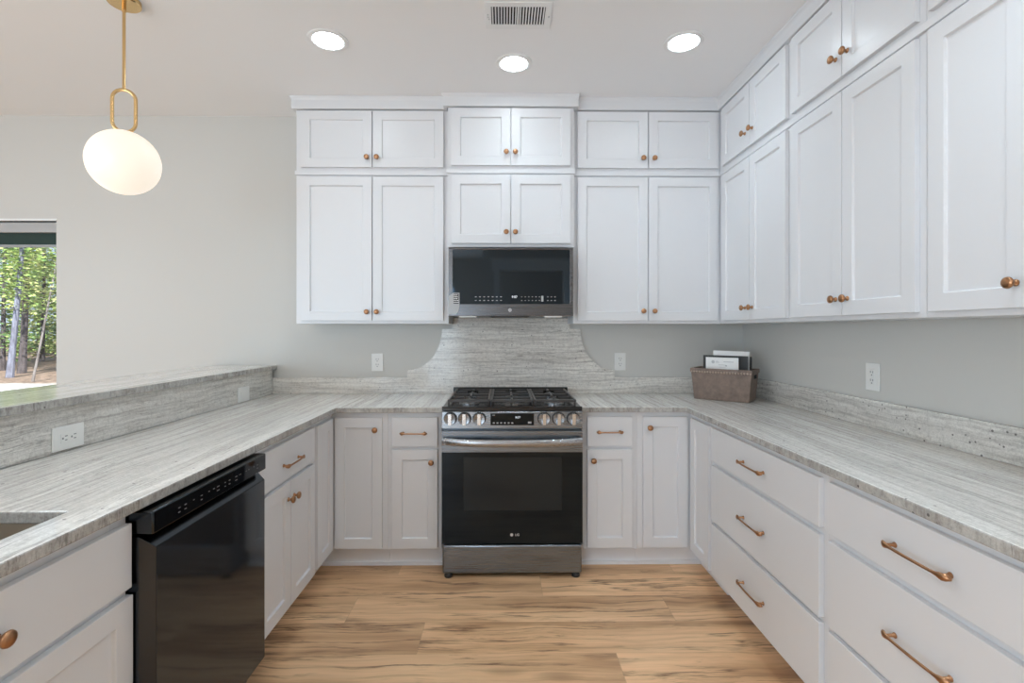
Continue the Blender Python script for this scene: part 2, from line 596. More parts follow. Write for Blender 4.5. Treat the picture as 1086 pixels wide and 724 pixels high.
structure(MB().cells([-.36, DX0, DX1, XW], [0, DZ, H], lambda x, z: not (DX0 < x < DX1 and z < DZ), YREAR - .12, YREAR, 'XZ').obj('wall_behind', M_WALL, smooth=False))
g = MB()
g.box(DX0 - .10, DX0, YREAR, YREAR + .02, 0, DZ)
g.box(DX1, DX1 + .10, YREAR, YREAR + .02, 0, DZ)
g.box(DX0 - .14, DX1 + .14, YREAR, YREAR + .025, DZ, DZ + .18)
g.box(DX0 - .17, DX1 + .17, YREAR, YREAR + .05, DZ + .18, DZ + .22)
structure(g.obj('trim_1', M_TRIM, bevel=.003))
# half wall that carries the raised bar
structure(MB().box(-1.70, -1.582, .36, YW, 0, 1.076).obj('wall_peninsula', M_WALL, smooth=False))
structure(MB().box(-60, 40, YW + .15, 70, -.14, -.02).obj('ground', M_GROUND, smooth=False))

def crown_sweep(path, prof):
    """mitred moulding; outward is to the right of travel"""
    b = MB()
    n = len(path)
    P = [Vector(p) for p in path]
    rings = []
    for i in range(n):
        d0 = (P[i] - P[i - 1]).normalized() if i else None
        d1 = (P[i + 1] - P[i]).normalized() if i < n - 1 else None
        d0 = d0 or d1
        d1 = d1 or d0
        n0, n1 = Vector((d0.y, -d0.x)), Vector((d1.y, -d1.x))
        m = (n0 + n1)
        m = m / (1 + n0.dot(n1))
        rings.append([b.bm.verts.new((P[i].x + m.x * o, P[i].y + m.y * o, z)) for o, z in prof])
    for A, B in zip(rings, rings[1:]):
        for k in range(len(prof)):
            j = (k + 1) % len(prof)
            b.bm.faces.new([A[k], A[j], B[j], B[k]])
    b.bm.faces.new(rings[0])
    b.bm.faces.new(rings[-1])
    return b
CROWN = [(.001, 2.722), (.022, 2.722), (.024, 2.726), (.024, 2.774), (.026, 2.781), (.031, 2.789), (.032, 2.7995), (.001, 2.7995)]
structure(crown_sweep([(-1.292, YW - .002), (-1.292, YU + T), (-.347, YU + T), (-.347, YM), (.442, YM), (.442, YU + T), (XU + T, YU + T), (XU + T, .93)], CROWN)
    .obj('trim_2', M_CAB, smooth=False))

# window beyond the bar
structure(MB().box(WX0, WX1 + .004, YW - .006, YW - .0005, WZ1 - .004, WZ1 + .010).obj('lit_head_strip', M_TRIM, smooth=False))  # white strip added to paint in the lit edge of the window head
wf = MB()
fw, y0, y1 = .045, YW + .07, YW + .12
wf.box(WX0, WX0 + fw, y0, y1, WZ0, WZ1)
wf.box(WX1 - .018, WX1, y0, y1, WZ0, WZ1)
wf.box(WX0 + fw, WX1 - .018, y0, y1, WZ1 - .03, WZ1)
wf.box(WX0 + fw, WX1 - .018, y0, y1, WZ0, WZ0 + .05)
win = structure(wf.obj('window_1', M_VINYL))
MB().box(WX0 + fw, WX1 - .018, YW + .092, YW + .098, WZ0 + .05, WZ1 - .03).obj('pane', M_GLASS, win)
for i, (a, b) in enumerate(LW):  # frames of the unseen living-side windows, added to let in light
    f = MB()
    x0, x1 = XFAR - .10, XFAR - .04
    f.box(x0, x1, a, a + .06, .1, 2.2)
    f.box(x0, x1, b - .06, b, .1, 2.2)
    f.box(x0, x1, a + .06, b - .06, .1, .18)
    f.box(x0, x1, a + .06, b - .06, 2.14, 2.2)
    f.box(x0, x1, (a + b) / 2 - .03, (a + b) / 2 + .03, .18, 2.14)
    structure(f.obj('window_%d' % (i + 2), M_VINYL))

# ------------------------------------------------------------------ hardware, fronts and cabinets
kb = MB().lathe([(0, 0), (.0095, 0), (.0095, .002), (.0060, .004), (.0052, .012), (.0075, .015), (.0135, .018), (.0160, .0225), (.0150, .027), (.0105, .0300), (0, .031)], axis='-Y', n=20)
KNOB = kb.mesh('knob')
KNOB.materials.append(M_COPPER)
for p in KNOB.polygons:
    p.use_smooth = True
PULLS = {}
def pull_mesh(L):
    if L not in PULLS:
        b = MB()
        pts, rad = [], []
        N = 28
        for i in range(N + 1):
            t = -1 + 2 * i / N
            a = abs(t)
            out = .026 + .004 * (1 - t * t) - .010 * max(0, (a - .82) / .18) ** 2
            lobe = math.exp(-((a - .86) / .125) ** 2)
            rv = .0040 + .0056 * lobe
            if a > .97:
                rv *= .6
            rd = .0040 + .0006 * lobe
            pts.append((t * L / 2, -out, 0))
            rad.append((rd, rv))
        b.tube(pts, rad, 10)
        for s in (-1, 1):
            x = s * L / 2 * .80
            b.lathe([(.0075, 0), (.0075, .002), (.0045, .006), (.0042, .026)], (x, 0, 0), '-Y', 12)
        me = b.mesh('pull')
        me.materials.append(M_COPPER)
        for p in me.polygons:
            p.use_smooth = True
        PULLS[L] = me
    return PULLS[L]
def shaker(parent, x0, x1, z0, z1, st=.056, rec=.010):
    """five-piece door: frame with a recessed flat panel; front faces -Y"""
    b = MB()
    V = b.bm.verts.new
    y0, y1 = -T, -.0006
    O = [(x0, z0), (x1, z0), (x1, z1), (x0, z1)]
    I = [(x0 + st, z0 + st), (x1 - st, z0 + st), (x1 - st, z1 - st), (x0 + st, z1 - st)]
    e = .003
    J = [(x0 + st + e, z0 + st + e), (x1 - st - e, z0 + st + e), (x1 - st - e, z1 - st - e), (x0 + st + e, z1 - st - e)]
    back = [V((x, y1, z)) for x, z in O]
    fo = [V((x, y0, z)) for x, z in O]
    fi = [V((x, y0, z)) for x, z in I]
    pi_ = [V((x, y0 + rec, z)) for x, z in J]
    b.bm.faces.new(back)
    b.bm.faces.new(pi_)
    for k in range(4):
        j = (k + 1) % 4
        b.bm.faces.new([back[k], back[j], fo[j], fo[k]])
        b.bm.faces.new([fo[k], fo[j], fi[j], fi[k]])
        b.bm.faces.new([fi[k], fi[j], pi_[j], pi_[k]])
    return b.obj('door', M_CAB, parent, bevel=.0015, smooth=False)
def slab(parent, x0, x1, z0, z1, name='drawer'):
    return MB().box(x0, x1, -T, -.0006, z0, z1).obj(name, M_CAB, parent, bevel=.002, smooth=False)
def fit_knob(front, x, z):
    link_mesh('knob', KNOB, front, (x, -T, z))['label'] = 'rose bronze round knob'
def fit_pull(front, x, z, L):
    link_mesh('pull', pull_mesh(L), front, (x, -T, z))['label'] = 'rose bronze arched pull'

BACK, RIGHT, LEFT = 0.0, -PI / 2, PI / 2
def upper(label, loc, rz, w, z0, z1, depth, doors, dz0, dz1, kz, knobs, strip=False, st=.056):
    """wall cabinet: local x runs along its face, -y into the room"""
    t = thing('wall_cabinet', label, 'cabinet', (loc[0], loc[1], z0), rz)
    MB().box(0, w, 0, depth, .0008, z1 - z0 - .0008).obj('carcass', M_CAB, t, smooth=False)
    if strip:
        MB().box(-.008 if strip in ('L', 'LR') else 0, w + (.008 if strip == 'LR' else 0), -.010, -.0004, .0015, .029).obj('moulding', M_CAB, t, bevel=.002, smooth=False)
    for (a, b), kx in zip(doors, knobs):
        d = shaker(t, a, b, dz0 - z0, dz1 - z0, st)
        if kx is not None:
            fit_knob(d, kx, kz - z0)
    return t
Z0, Z1, Z2 = 1.385, 2.312, 2.7215
LOW, TOP = (1.404, 2.302), (2.360, 2.713)
DU = YW - YU - T - .003                        # carcass depth
# back wall, left of the microwave
xl = -1.292
dl = [(-1.259 - xl, -.818 - xl), (-.812 - xl, -.372 - xl)]
upper('tall white double-door wall cabinet left of the microwave', (xl, YU + T), BACK, .950, Z0, Z1, DU, dl, *LOW, 1.459, [-.846 - xl, -.784 - xl])
upper('short white top cabinet under the crown, left end of the back wall', (xl, YU + T), BACK, .950, Z1, Z2, DU, dl, *TOP, 2.418, [-.846 - xl, -.784 - xl], 'L')
# over the microwave
xm = -.3405
dm = [(-.319 - xm, .0455 - xm), (.0505 - xm, .416 - xm)]
DM = YW - YM - .003
upper('small white double-door wall cabinet directly above the microwave', (xm, YM), BACK, .781, 1.858, Z1, DM, dm, 1.880, 2.302, 1.947, [.020 - xm, .076 - xm])
upper('short white top cabinet in the middle, one above the microwave cabinet', (xm, YM), BACK, .781, Z1, Z2, DM, dm, *TOP, 2.437, [.020 - xm, .076 - xm], 'LR')
# back wall, right of the microwave
xr = .4415
dr = [(.467 - xr, .909 - xr), (.914 - xr, 1.3515 - xr)]
upper('tall white double-door wall cabinet right of the microwave', (xr, YU + T), BACK, .930, Z0, Z1, DU, dr, *LOW, 1.464, [.876 - xr, .946 - xr])
upper('short white top cabinet on the back wall, beside the right corner', (xr, YU + T), BACK, .930, Z1, Z2, DU, dr, *TOP, 2.418, [.876 - xr, .946 - xr], 'R')
# right wall: local x runs from the corner towards the camera
def on_right(ya, yb):
    return (ya, yb)
RU = [('corner', YW - .003, 2.3385, 3.058, 2.359, 2.71, (2.755, 2.675)),
      ('middle', 2.3375, 1.589, 2.316, 1.614, 1.966, (2.000, 1.932)),
      ('near', 1.588, .930, 1.563, .955, 1.2605, (1.292, 1.227))]
RLAB = {'corner': ('tall white double-door wall cabinet on the right wall nearest the back corner', 'short white top cabinet on the right wall nearest the back corner'),
        'middle': ('tall white double-door wall cabinet in the middle of the right wall', 'short white top cabinet in the middle of the right wall, two knobs at its split'),
        'near': ('tall white wall cabinet at the right edge of the picture, panel cut off', 'short white top cabinet at the upper right edge, nearest the camera')}
for key, ya, yb, d0, d1, dm_, kn in RU:
    ds = [(ya - d0, ya - dm_ - .002), (ya - dm_ + .002, ya - d1)]
    ks = [ya - kn[0], ya - kn[1]]
    upper(RLAB[key][0], (XU + T, ya), RIGHT, ya - yb, Z0, Z1, XW - XU - T - .003, ds, *LOW, 1.470, ks)
    upper(RLAB[key][1], (XU + T, ya), RIGHT, ya - yb, Z1, Z2, XW - XU - T - .003, ds, *TOP, 2.444, ks)
# the moulding strip along the right wall tops is one long piece
structure(MB().box(XU + T - .010, XU + T - .0006, .93, YU + T - .012, Z1 + .0015, Z1 + .029).obj('trim_3', M_CAB, bevel=.002, smooth=False))

BZ = .103                                      # underside of the base boxes
def base_box(t, x0, x1, depth, deep=False):
    MB().box(x0, x1, 0, depth, BZ, CB - .001).obj('carcass', M_CAB, t, smooth=False)
    if deep:
        b = MB().box(x0, x1, .085, depth, 0.0005, BZ)
    else:
        b = MB().box(x0, x1, .041, depth, 0.0005, BZ)
        b.box(x0, x1, .030, .041, 0.0005, .020)
    b.obj('toe_kick', M_TOE, t, smooth=False)
DRW, DOR = (.690, .855), (.118, .672)
DB = YW - YB - T - .004
# narrow bases either side of the range
t = thing('base_cabinet', 'narrow white base cabinet with drawer and door, left of the range', 'cabinet', (-.649, YB + T, 0), BACK)
base_box(t, .0005, .3015, DB)
d = slab(t, .024, .281, *DRW)
fit_pull(d, .148, .768, .150)
d = shaker(t, .024, .281, *DOR)
fit_knob(d, .2465, .605)
t = thing('base_cabinet', 'narrow white base cabinet with drawer and door, right of the range', 'cabinet', (.4475, YB + T, 0), BACK)
base_box(t, .0005, .3115, DB)
d = slab(t, .0285, .2845, *DRW)
fit_pull(d, .1535, .773, .148)
d = shaker(t, .0285, .2845, *DOR)
fit_knob(d, .0615, .612)
# corner bases, L-shaped, with a two-leaf door folded round the inner corner
def corner(label, side):
    s = 1 if side == 'L' else -1
    fx = (XL - T) if side == 'L' else (XB + T)      # plane of the side face frame
    wall = -1.555 if side == 'L' else XW - .003
    xin = -.650 if side == 'L' else .760
    ynear = 2.5215 if side == 'L' else 2.5015
    t = thing('corner_cabinet', label, 'cabinet', (fx, YB + T, 0), BACK)
    def lx(x):
        return x - fx
    def ly(y):
        return y - YB - T
    def L(xf, yf, z0, z1, name, m):
        us = sorted([lx(wall), lx(xf), lx(xin)])
        vs = [ly(ynear), ly(yf), ly(YW - .004)]
        keep = lambda u, v: v > ly(yf) or (u < lx(xf) if side == 'L' else u > lx(xf))
        MB().cells(us, vs, keep, z0, z1).obj(name, m, t, smooth=False)
    L(fx, YB + T, BZ, CB - .001, 'carcass', M_CAB)
    L(fx - s * .085, YB + T + .041, .0005, BZ, 'toe_kick', M_TOE)
    L(fx - s * .072, YB + T + .030, .0005, .020, 'shoe_moulding', M_TOE)
    if side == 'L':
        d = shaker(t, lx(-.9465), lx(-.680), .118, .852)
        fit_knob(d, lx(-.716), .787)
        d2 = shaker(t, 0, .231, .118, .852)
        d2.rotation_euler = (0, 0, LEFT)
        d2.location = (0, ly(2.5465), 0)
    else:
        d = shaker(t, lx(.791), lx(1.0455), .118, .855)
        fit_knob(d, lx(.826), .797)
        d2 = shaker(t, 0, .243, .118, .855)
        d2.rotation_euler = (0, 0, RIGHT)
        d2.location = (0, ly(2.762), 0)
    return t
corner('white corner base cabinet with folding door, left of the range', 'L')
corner('white corner base cabinet with folding door, right of the range under the basket', 'R')
# right run: two stacks of three drawers
def drawers(label, y_far, y_near, f0, f1, pc):
    t = thing('drawer_cabinet', label, 'cabinet', (XB + T, y_far, 0), RIGHT)
    base_box(t, 0, y_far - y_near, XW - XB - T - .004, True)
    for z0, z1, pz in ((.690, .856, .771), (.392, .666, .529), (.118, .374, .245)):
        d = slab(t, y_far - f0, y_far - f1, z0, z1)
        fit_pull(d, y_far - pc, pz, .206)
drawers('white three-drawer base cabinet on the right, nearer the corner', 2.5005, 1.6105, 2.487, 1.633, 2.065)
drawers('white three-drawer base cabinet at the right edge, nearest the camera', 1.6095, .70, 1.587, .722, 1.231)
# left run
t = thing('base_cabinet', 'white base cabinet with drawer over two doors, beyond the dishwasher', 'cabinet', (XL - T, 1.926, 0), LEFT)
base_box(t, 0, .5945, .600, True)
d = slab(t, .020, .582, *DRW)
fit_pull(d, .300, .759, .190)
d = shaker(t, .020, .2985, .113, .672)
fit_knob(d, .272, .597)
d = shaker(t, .3035, .582, .113, .672)
fit_knob(d, .331, .597)
t = thing('sink_cabinet', 'white sink base cabinet at the lower left edge, before the dishwasher', 'cabinet', (XL - T, .37, 0), LEFT)
b = MB().cells([0, .07, .86, .909], [BZ, .66, CB - .001], lambda u, z: z < .66 or u < .07 or u > .86, 0, .600, 'XZ')
b.box(.0705, .8595, 0, .020, .6605, CB - .001)
b.obj('carcass', M_CAB, t, smooth=False)
MB().box(0, .909, .085, .6, .0005, BZ).obj('toe_kick', M_TOE, t, smooth=False)
d = slab(t, .022, .9065, .688, .852, 'false_front')
fit_knob(d, .566, .767)
d = shaker(t, .022, .456, .113, .668)
fit_knob(d, .42, .60)
d = shaker(t, .461, .9105, .113, .668)
fit_knob(d, .495, .60)

# ------------------------------------------------------------------ stone
XFL, XFR, YF = -.930, XB - .020, YB - .020           # front edges of the tops
b = MB().cells([-1.558, -1.45, -1.036, XFL, -.3365], [.36, .48, 1.189, YF, YW - .002],
    lambda x, y: (y > YF or x < XFL) and not (-1.45 < x < -1.036 and .48 < y < 1.189), CB, CT)
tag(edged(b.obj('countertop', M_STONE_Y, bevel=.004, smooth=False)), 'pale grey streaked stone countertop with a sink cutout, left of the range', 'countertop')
b = MB().cells([.4365, XFR, XW - .002], [.68, YF, YW - .002], lambda x, y: y > YF or x > XFR, CB, CT)
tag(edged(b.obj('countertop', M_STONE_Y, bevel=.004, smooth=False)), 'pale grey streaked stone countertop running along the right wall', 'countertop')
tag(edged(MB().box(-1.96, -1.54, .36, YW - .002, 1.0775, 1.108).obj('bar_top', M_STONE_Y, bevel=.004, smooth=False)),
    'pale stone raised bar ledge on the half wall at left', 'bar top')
SZ = 1.024
tag(MB().box(-1.580, -1.560, .36, YW - .0225, CT + .0005, 1.0765).obj('backsplash', M_STONE_YZ, smooth=False),
    'tall streaked stone backsplash between left countertop and raised bar', 'backsplash')
tag(MB().box(-1.5585, -.650, YW - .022, YW - .002, CT + .0005, SZ).obj('backsplash', M_STONE_X, smooth=False),
    'low grey stone backsplash strip on the back wall, left of the range slab', 'backsplash')
tag(MB().box(.762, XW - .0225, YW - .022, YW - .002, CT + .0005, SZ).obj('backsplash', M_STONE_X, smooth=False),
    'low grey stone backsplash strip on the back wall, behind the basket', 'backsplash')
tag(MB().box(XW - .022, XW - .002, .68, YW - .002, CT + .0005, SZ + .012).obj('backsplash', M_STONE_YZ, bevel=.0015, smooth=False),
    'long low stone backsplash strip along the right wall', 'backsplash')
# slab behind the range: concave shoulders rising to the microwave
cx = .056
half = [(.705, CT + .0005), (.705, 1.074)]
for k in range(0, 13):
    a = (PI / 2) * k / 12
    half.append((.470 + .235 * (1 - math.sin(a)) ** 1.0, 1.352 - .278 * math.cos(a) ** 1.0))
half += [(.396, 1.354), (.396, 1.4285)]
poly = [(cx + a, z) for a, z in half] + [(cx - a, z) for a, z in half[::-1]]
# the foot of the slab stands on the tops; behind the range it runs lower still
b = MB().prism(poly, YW - .0225, YW - .0025, 'XZ')
tag(b.obj('range_backsplash', M_STONE_X, smooth=False), 'grey streaked stone slab with curved shoulders behind the range', 'backsplash')

# undermount sink
t = thing('sink', 'undermount steel sink basin in the left countertop, corner showing', 'sink', (-1.243, .8345, .664))
b = MB()
wl = .012
x0, x1, y0, y1, z0, z1 = -.212, .212, -.3595, .3595, 0, CB - .664 - .0008
b.cells([x0 - wl, x0, x1, x1 + wl], [y0 - wl, y0, y1, y1 + wl], lambda x, y: not (x0 < x < x1 and y0 < y < y1), z0, z1)
b.box(x0 - wl, x1 + wl, y0 - wl, y1 + wl, z0, z0 + .006)
b.obj('basin', M_SINK, t, smooth=False)
MB().lathe([(0, .0065), (.045, .0065), (.045, .009), (.03, .0095), (0, .0095)]).obj('drain', M_KNOBST, t)

# ------------------------------------------------------------------ range
RX0, RX1 = -.333, .433
rc = (RX0 + RX1) / 2
t = thing('gas_range', 'stainless gas range with black oven door between the base cabinets', 'range', (rc, 2.69, 0))
W = (RX1 - RX0) / 2
MB().box(-W + .002, W - .002, .040, .660, .018, .905).obj('body', M_STEEL, t, smooth=False)
# cooktop tray, slightly sunk, with a raised rear rim
b = MB().box(-W, W, .012, .660, .9055, .922)
b.box(-W, W, .012, .022, .922, .928)
b.box(-W, W, .630, .660, .922, .962)
b.obj('cooktop', M_ENAMEL, t, bevel=.002, smooth=False)
# sloping control panel
b = MB().prism([(.0, .812), (.035, .812), (.035, .905), (.014, .905), (.004, .900)], -W, W, 'YZ')
panel = b.obj('control_panel', M_PANEL, t, bevel=.0015, smooth=False)
sl = math.atan2(.004, .088)
def pz(z):
    return (z - .812) * .004 / .088
MB().box(-.118, .118, .0, .006, .829, .893).obj('display', M_BLACKG, panel, smooth=False).location = (0, -.0025 + .0, 0)
text('clock_digits', '9:07', .016, M_LCD, panel, (.030, -.0030, .871), (PI / 2, 0, 0))
marks('touch_icon', [(-.105 + k * .020, -.095 + k * .020, -.0030, -.0024, .838, .845) for k in range(6)]
      + [(.085, .104, -.0030, -.0024, .838, .849), (-.108, -.094, -.0030, -.0024, .882, .885)], M_ICON, panel)
kn1 = MB().lathe([(0, 0), (.0355, 0), (.0355, .008), (.033, .011), (0, .011)], axis='-Y', n=28).mesh('knob_skirt')
kn1.materials.append(M_BLACK)
kn2 = MB().lathe([(.0315, .011), (.0315, .026), (.030, .029), (.026, .0285), (.012, .026), (0, .0255)], axis='-Y', n=28).mesh('cap')
kn2.materials.append(M_PANEL)
kn3 = MB().box(-.0085, .0085, -.042, -.024, -.0295, .0295).mesh('grip')
kn3.materials.append(M_KNOBST)
for me in (kn1, kn2, kn3):
    for p in me.polygons:
        p.use_smooth = True
    me.set_sharp_from_angle(angle=math.radians(35))
for x in (-.286, -.209, -.129, .222, .301, .381):
    k = link_mesh('knob', kn1, t, (x - rc, pz(.866), .8655))
    link_mesh('cap', kn2, k)
    link_mesh('grip', kn3, k)
# oven door
b = MB().box(-W, W, 0, .036, .681, .797)
door = b.obj('oven_door', M_STEEL, t, bevel=.002, smooth=False)
MB().box(-W, W, .001, .036, .187, .6805).obj('glass', M_BLACKG, door, smooth=False)
MB().box(-.265, .270, .0, .0009, .365, .655).obj('window', M_OVENW, door, smooth=False)
b = MB()
pts, rad = [], []
for i in range(25):
    s = -1 + 2 * i / 24
    pts.append((s * (W - .006), -.056 + .034 * s * s * s * s - .0, .747 - .006 * (1 - s * s)))
    rad.append((.009, .019))
b.tube(pts, rad, 14)
for s in (-1, 1):
    b.box(s * (W - .03) - .014, s * (W - .03) + .014, -.035, .0, .733, .757)
b.obj('handle', M_STEEL_L, door)
lg = text('logo', 'LG', .019, M_INK, door, (.027, -.0002, .233), (PI / 2, 0, 0))
b = MB().lathe([(.0085, .0), (.0085, .0006)], (-.003, .0008, .233), '-Y', 24)
b.obj('logo_disc', M_INK, door)
# storage drawer and feet
b = MB().box(-W + .004, W - .004, 0, .036, .022, .178)
b.obj('storage_drawer', M_STEEL, t, bevel=.010, seg=3)
for x in (-W + .035, W - .035):
    for y in (.02, .60):
        MB().lathe([(.0225, .0004), (.0225, .012), (.016, .022)], (x, y, 0), 'Z', 16).obj('foot', M_BLACK, t)
# burners
def burner(x, y, r, sx=1.0):
    b = MB().lathe([(r * 1.25, .9225), (r * 1.25, .927), (r * 1.0, .929), (r * .95, .936), (r * .55, .936), (0, .936)], (x, y, 0), 'Z', 28, sx)
    p = b.obj('burner', M_STEEL_L, t)
    b = MB().lathe([(r * .86, .9363), (r * .88, .941), (r * .7, .944), (0, .9445)], (x, y, 0), 'Z', 28, sx)
    b.obj('burner_cap', M_IRON, p)
for x, y, r, sx in ((-.245, .175, .046, 1), (-.245, .470, .036, 1), (0, .32, .040, 1.25), (.245, .175, .046, 1), (.245, .470, .036, 1)):
    burner(x, y, r, sx)
# three cast-iron grates
def grate(x0, x1, mid):
    b = MB()
    y0, y1, zt, hh, ww = .085, .612, .956, .016, .013
    for x in (x0, x1 - ww):
        b.box(x, x + ww, y0, y1, zt - hh, zt)
    for y in (y0, y1 - ww):
        b.box(x0 + ww, x1 - ww, y, y + ww, zt - hh, zt)
    ym = (y0 + y1) / 2
    b.box(x0 + ww, x1 - ww, ym - ww / 2, ym + ww / 2, zt - hh, zt)
    xc = (x0 + x1) / 2
    for a, c in ((y0 + ww, ym - ww / 2), (ym + ww / 2, y1 - ww)):
        l = (c - a)
        b.box(xc - .006, xc + .006, a, a + l * .33, zt - hh, zt)
        b.box(xc - .006, xc + .006, c - l * .33, c, zt - hh, zt)
        yc = (a + c) / 2
        b.box(x0 + ww, x0 + ww + (x1 - x0) * .30, yc - .006, yc + .006, zt - hh, zt)
        b.box(x1 - ww - (x1 - x0) * .30, x1 - ww, yc - .006, yc + .006, zt - hh, zt)
        if mid:
            b.box(x0 + ww, x1 - ww, a + l * .36, a + l * .36 + .010, zt - hh, zt)
    for x in (x0 + .001, x1 - .013):
        for y in (y0 + .001, y1 - .013, ym - .006):
            b.box(x, x + .012, y, y + .012, .9222, zt - hh)
    b.obj('grate', M_IRON, t, bevel=.0025)
grate(-W + .022, -.1235, False)
grate(-.1205, .1205, True)
grate(.1235, W - .022, False)

# ------------------------------------------------------------------ microwave
t = thing('microwave', 'over-the-range stainless microwave with black glass door above the range', 'microwave', (.0475, 3.0, 1.431))
W2, HM = .378, .411
MB().box(-W2, W2, .030, YW - 3.0 - .026, .004, HM).obj('housing', M_MWST, t, smooth=False)
b = MB().cells([-W2, -.352, .358, W2], [.0, .072, .402, HM], lambda x, z: not (-.352 < x < .358 and .072 < z < .402), .0, .030, 'XZ')
dd = b.obj('door', M_MWST, t, bevel=.002, smooth=False)
MB().box(-.352, .358, .004, .030, .072, .402).obj('door_glass', M_MWGLASS, dd, smooth=False)
ic = []
for r in range(2):
    for n_, x_, st_, hw_ in ((7, -.213, .0255, .005), (6, .066, .0215, .003), (3, .224, .022, .004)):
        ic += [(x_ + k * st_ - hw_, x_ + k * st_ + hw_, .0032, .004, .114 - r * .022, .1185 - r * .022) for k in range(n_)]
ic.append((.184, .198, .0032, .004, .088, .122))
marks('touch_icon', ic, M_ICON, dd)
text('clock_digits', '9:07', .020, M_LCD, dd, (.022, .0034, .115), (PI / 2, 0, 0))
MB().lathe([(.011, 0), (.011, .0008)], (-.006, 0, .036), '-Y', 24).obj('logo_disc', M_INK, dd)
text('logo', 'GE', .010, M_INKD, dd, (-.006, -.0011, .036), (PI / 2, 0, 0), extrude=.0002)
b = MB().prism([(-.145, .0035), (-.115, -.006), (.100, -.006), (.135, .0035)], .006, .20, 'XZ')
b.obj('vent_lip', M_BLACK, t)
for x in (-.262, .258):
    b = MB().box(x - .052, x + .052, .004, .075, -.0075, .0035)
    o = b.obj('task_light', M_WHITEP, t, smooth=False)
    o['label'] = 'white task light lens'
b = MB().prism([(-.376, .010), (-.331, .010), (-.318, .030), (-.311, .062), (-.311, .140), (-.350, .140), (-.376, .118)], -.0012, -.0002, 'XZ')
st = b.obj('sticker', M_TEAL, dd, smooth=False)
b = MB().box(-.347, -.316, -.0018, -.0012, .074, .134)
b.obj('sticker_print', M_FOLDER, dd, smooth=False)
b = MB()
random.seed(3)
for r in range(5):
    x = -.345
    while x < -.322:
        l = random.uniform(.003, .009)
        b.box(x, x + l, -.0022, -.0018, .080 + r * .011, .085 + r * .011)
        x += l + .002
b.obj('sticker_print', M_WHITEP, dd, smooth=False)

# ------------------------------------------------------------------ dishwasher
DWF = -.902                                            # door face
t = thing('dishwasher', 'glossy black dishwasher under the left countertop', 'dishwasher', (DWF, 1.283, 0), LEFT)
WD = .612
MB().box(.004, WD - .004, .070, .640, .012, .868).obj('tub', M_BLACK, t, smooth=False)
MB().box(.010, WD - .010, .110, .140, .0005, .012).obj('toe_kick', M_BLACK, t, smooth=False)
# control strip across the top
b = MB().box(.002, WD - .002, .0, .070, .818, .878)
cs = b.obj('control_panel', M_BEVEL, t, bevel=.004)
MB().box(.010, WD - .010, -.0008, .002, .822, .874).obj('panel_glass', M_BLACKG, cs, smooth=False)
ic = []
random.seed(11)
x = .10
while x < WD - .06:
    wv = random.choice([.006, .009, .013])
    for r in range(random.choice([1, 1, 2])):
        ic.append((x, x + wv, -.0014, -.0008, .850 - r * .012, .8522 - r * .012))
    x += wv + random.choice([.012, .018, .03])
marks('touch_icon', ic, M_ICOND, cs)
# door: flat gloss face inside a wide chamfer
b = MB()
V = b.bm.verts.new
x0, x1, z0, z1 = .002, WD - .002, .112, .812
bv = .030
O = [V((x, .036, z)) for x, z in ((x0, z0), (x1, z0), (x1, z1), (x0, z1))]
K = [V((x, .069, z)) for x, z in ((x0, z0), (x1, z0), (x1, z1), (x0, z1))]
F = [V((x, 0, z)) for x, z in ((x0 + .012, z0), (x1 - .012, z0), (x1 - .012, z1 - bv), (x0 + .012, z1 - bv))]
for k in range(4):
    j = (k + 1) % 4
    b.bm.faces.new([O[k], O[j], F[j], F[k]])
    b.bm.faces.new([K[k], K[j], O[j], O[k]])
b.bm.faces.new(K)
b.bm.faces.new(F)
dwd = b.obj('door', M_BEVEL, t, bevel=.0015, smooth=False)
MB().box(x0 + .013, x1 - .013, -.0010, .0005, z0 + .001, z1 - bv - .001).obj('door_face', M_BLACKST, dwd, smooth=False)

# ------------------------------------------------------------------ outlets
def outlet(label, loc, rz, horizontal=False, blank=False, w=.078, h=.120):
    t = thing('wall_outlet', label, 'outlet', loc, rz)
    R = Matrix.Rotation(PI / 2, 3, 'Y') if horizontal else Matrix.Identity(3)
    b = MB()
    b.box(-w / 2, w / 2, -.006, -.0005, -h / 2, h / 2)
    me = b
    for v in b.bm.verts:
        v.co = R @ v.co
    pl = b.obj('cover_plate', M_WHITEP, t, bevel=.002)
    b = MB().box(-.0175, .0175, -.0085, -.006, -.0345, .0345)
    for v in b.bm.verts:
        v.co = R @ v.co
    b.obj('rocker' if blank else 'receptacle', M_WHITEP, t, bevel=.001)
    if not blank:
        b = MB()
        for s in (-1, 1):
            b.box(-.0085, -.0055, -.0092, -.0085, s * .018 - .001, s * .018 + .009)
            b.box(.0055, .0085, -.0092, -.0085, s * .018 - .001, s * .018 + .008)
            b.box(-.003, .003, -.0092, -.0085, s * .018 - .012, s * .018 - .007)
        for v in b.bm.verts:
            v.co = R @ v.co
        b.obj('slots', M_INKD, t, smooth=False)['label'] = 'dark plug slots'
outlet('white upright wall outlet on the back wall, left of the range', (-.857, YW, 1.126), BACK)
outlet('white upright wall outlet on the back wall, between range and basket', (.803, YW, 1.130), BACK)
outlet('white upright wall outlet on the right wall past the basket', (XW, 2.190, 1.137), RIGHT, w=.082, h=.122)
outlet('white sideways outlet with plug slots on the bar backsplash', (-1.560, 1.789, .963), LEFT, True, w=.084, h=.128)
outlet('small plain white switch plate on the bar backsplash near the back corner', (-1.560, 2.986, .961), LEFT, True, True, w=.088, h=.130)

# ------------------------------------------------------------------ basket and papers
bx = thing('basket', 'taupe rectangular basket with a studded rim on the right countertop', 'basket', (1.376, 3.064, CT + .0006), math.atan2(-.212, .253))
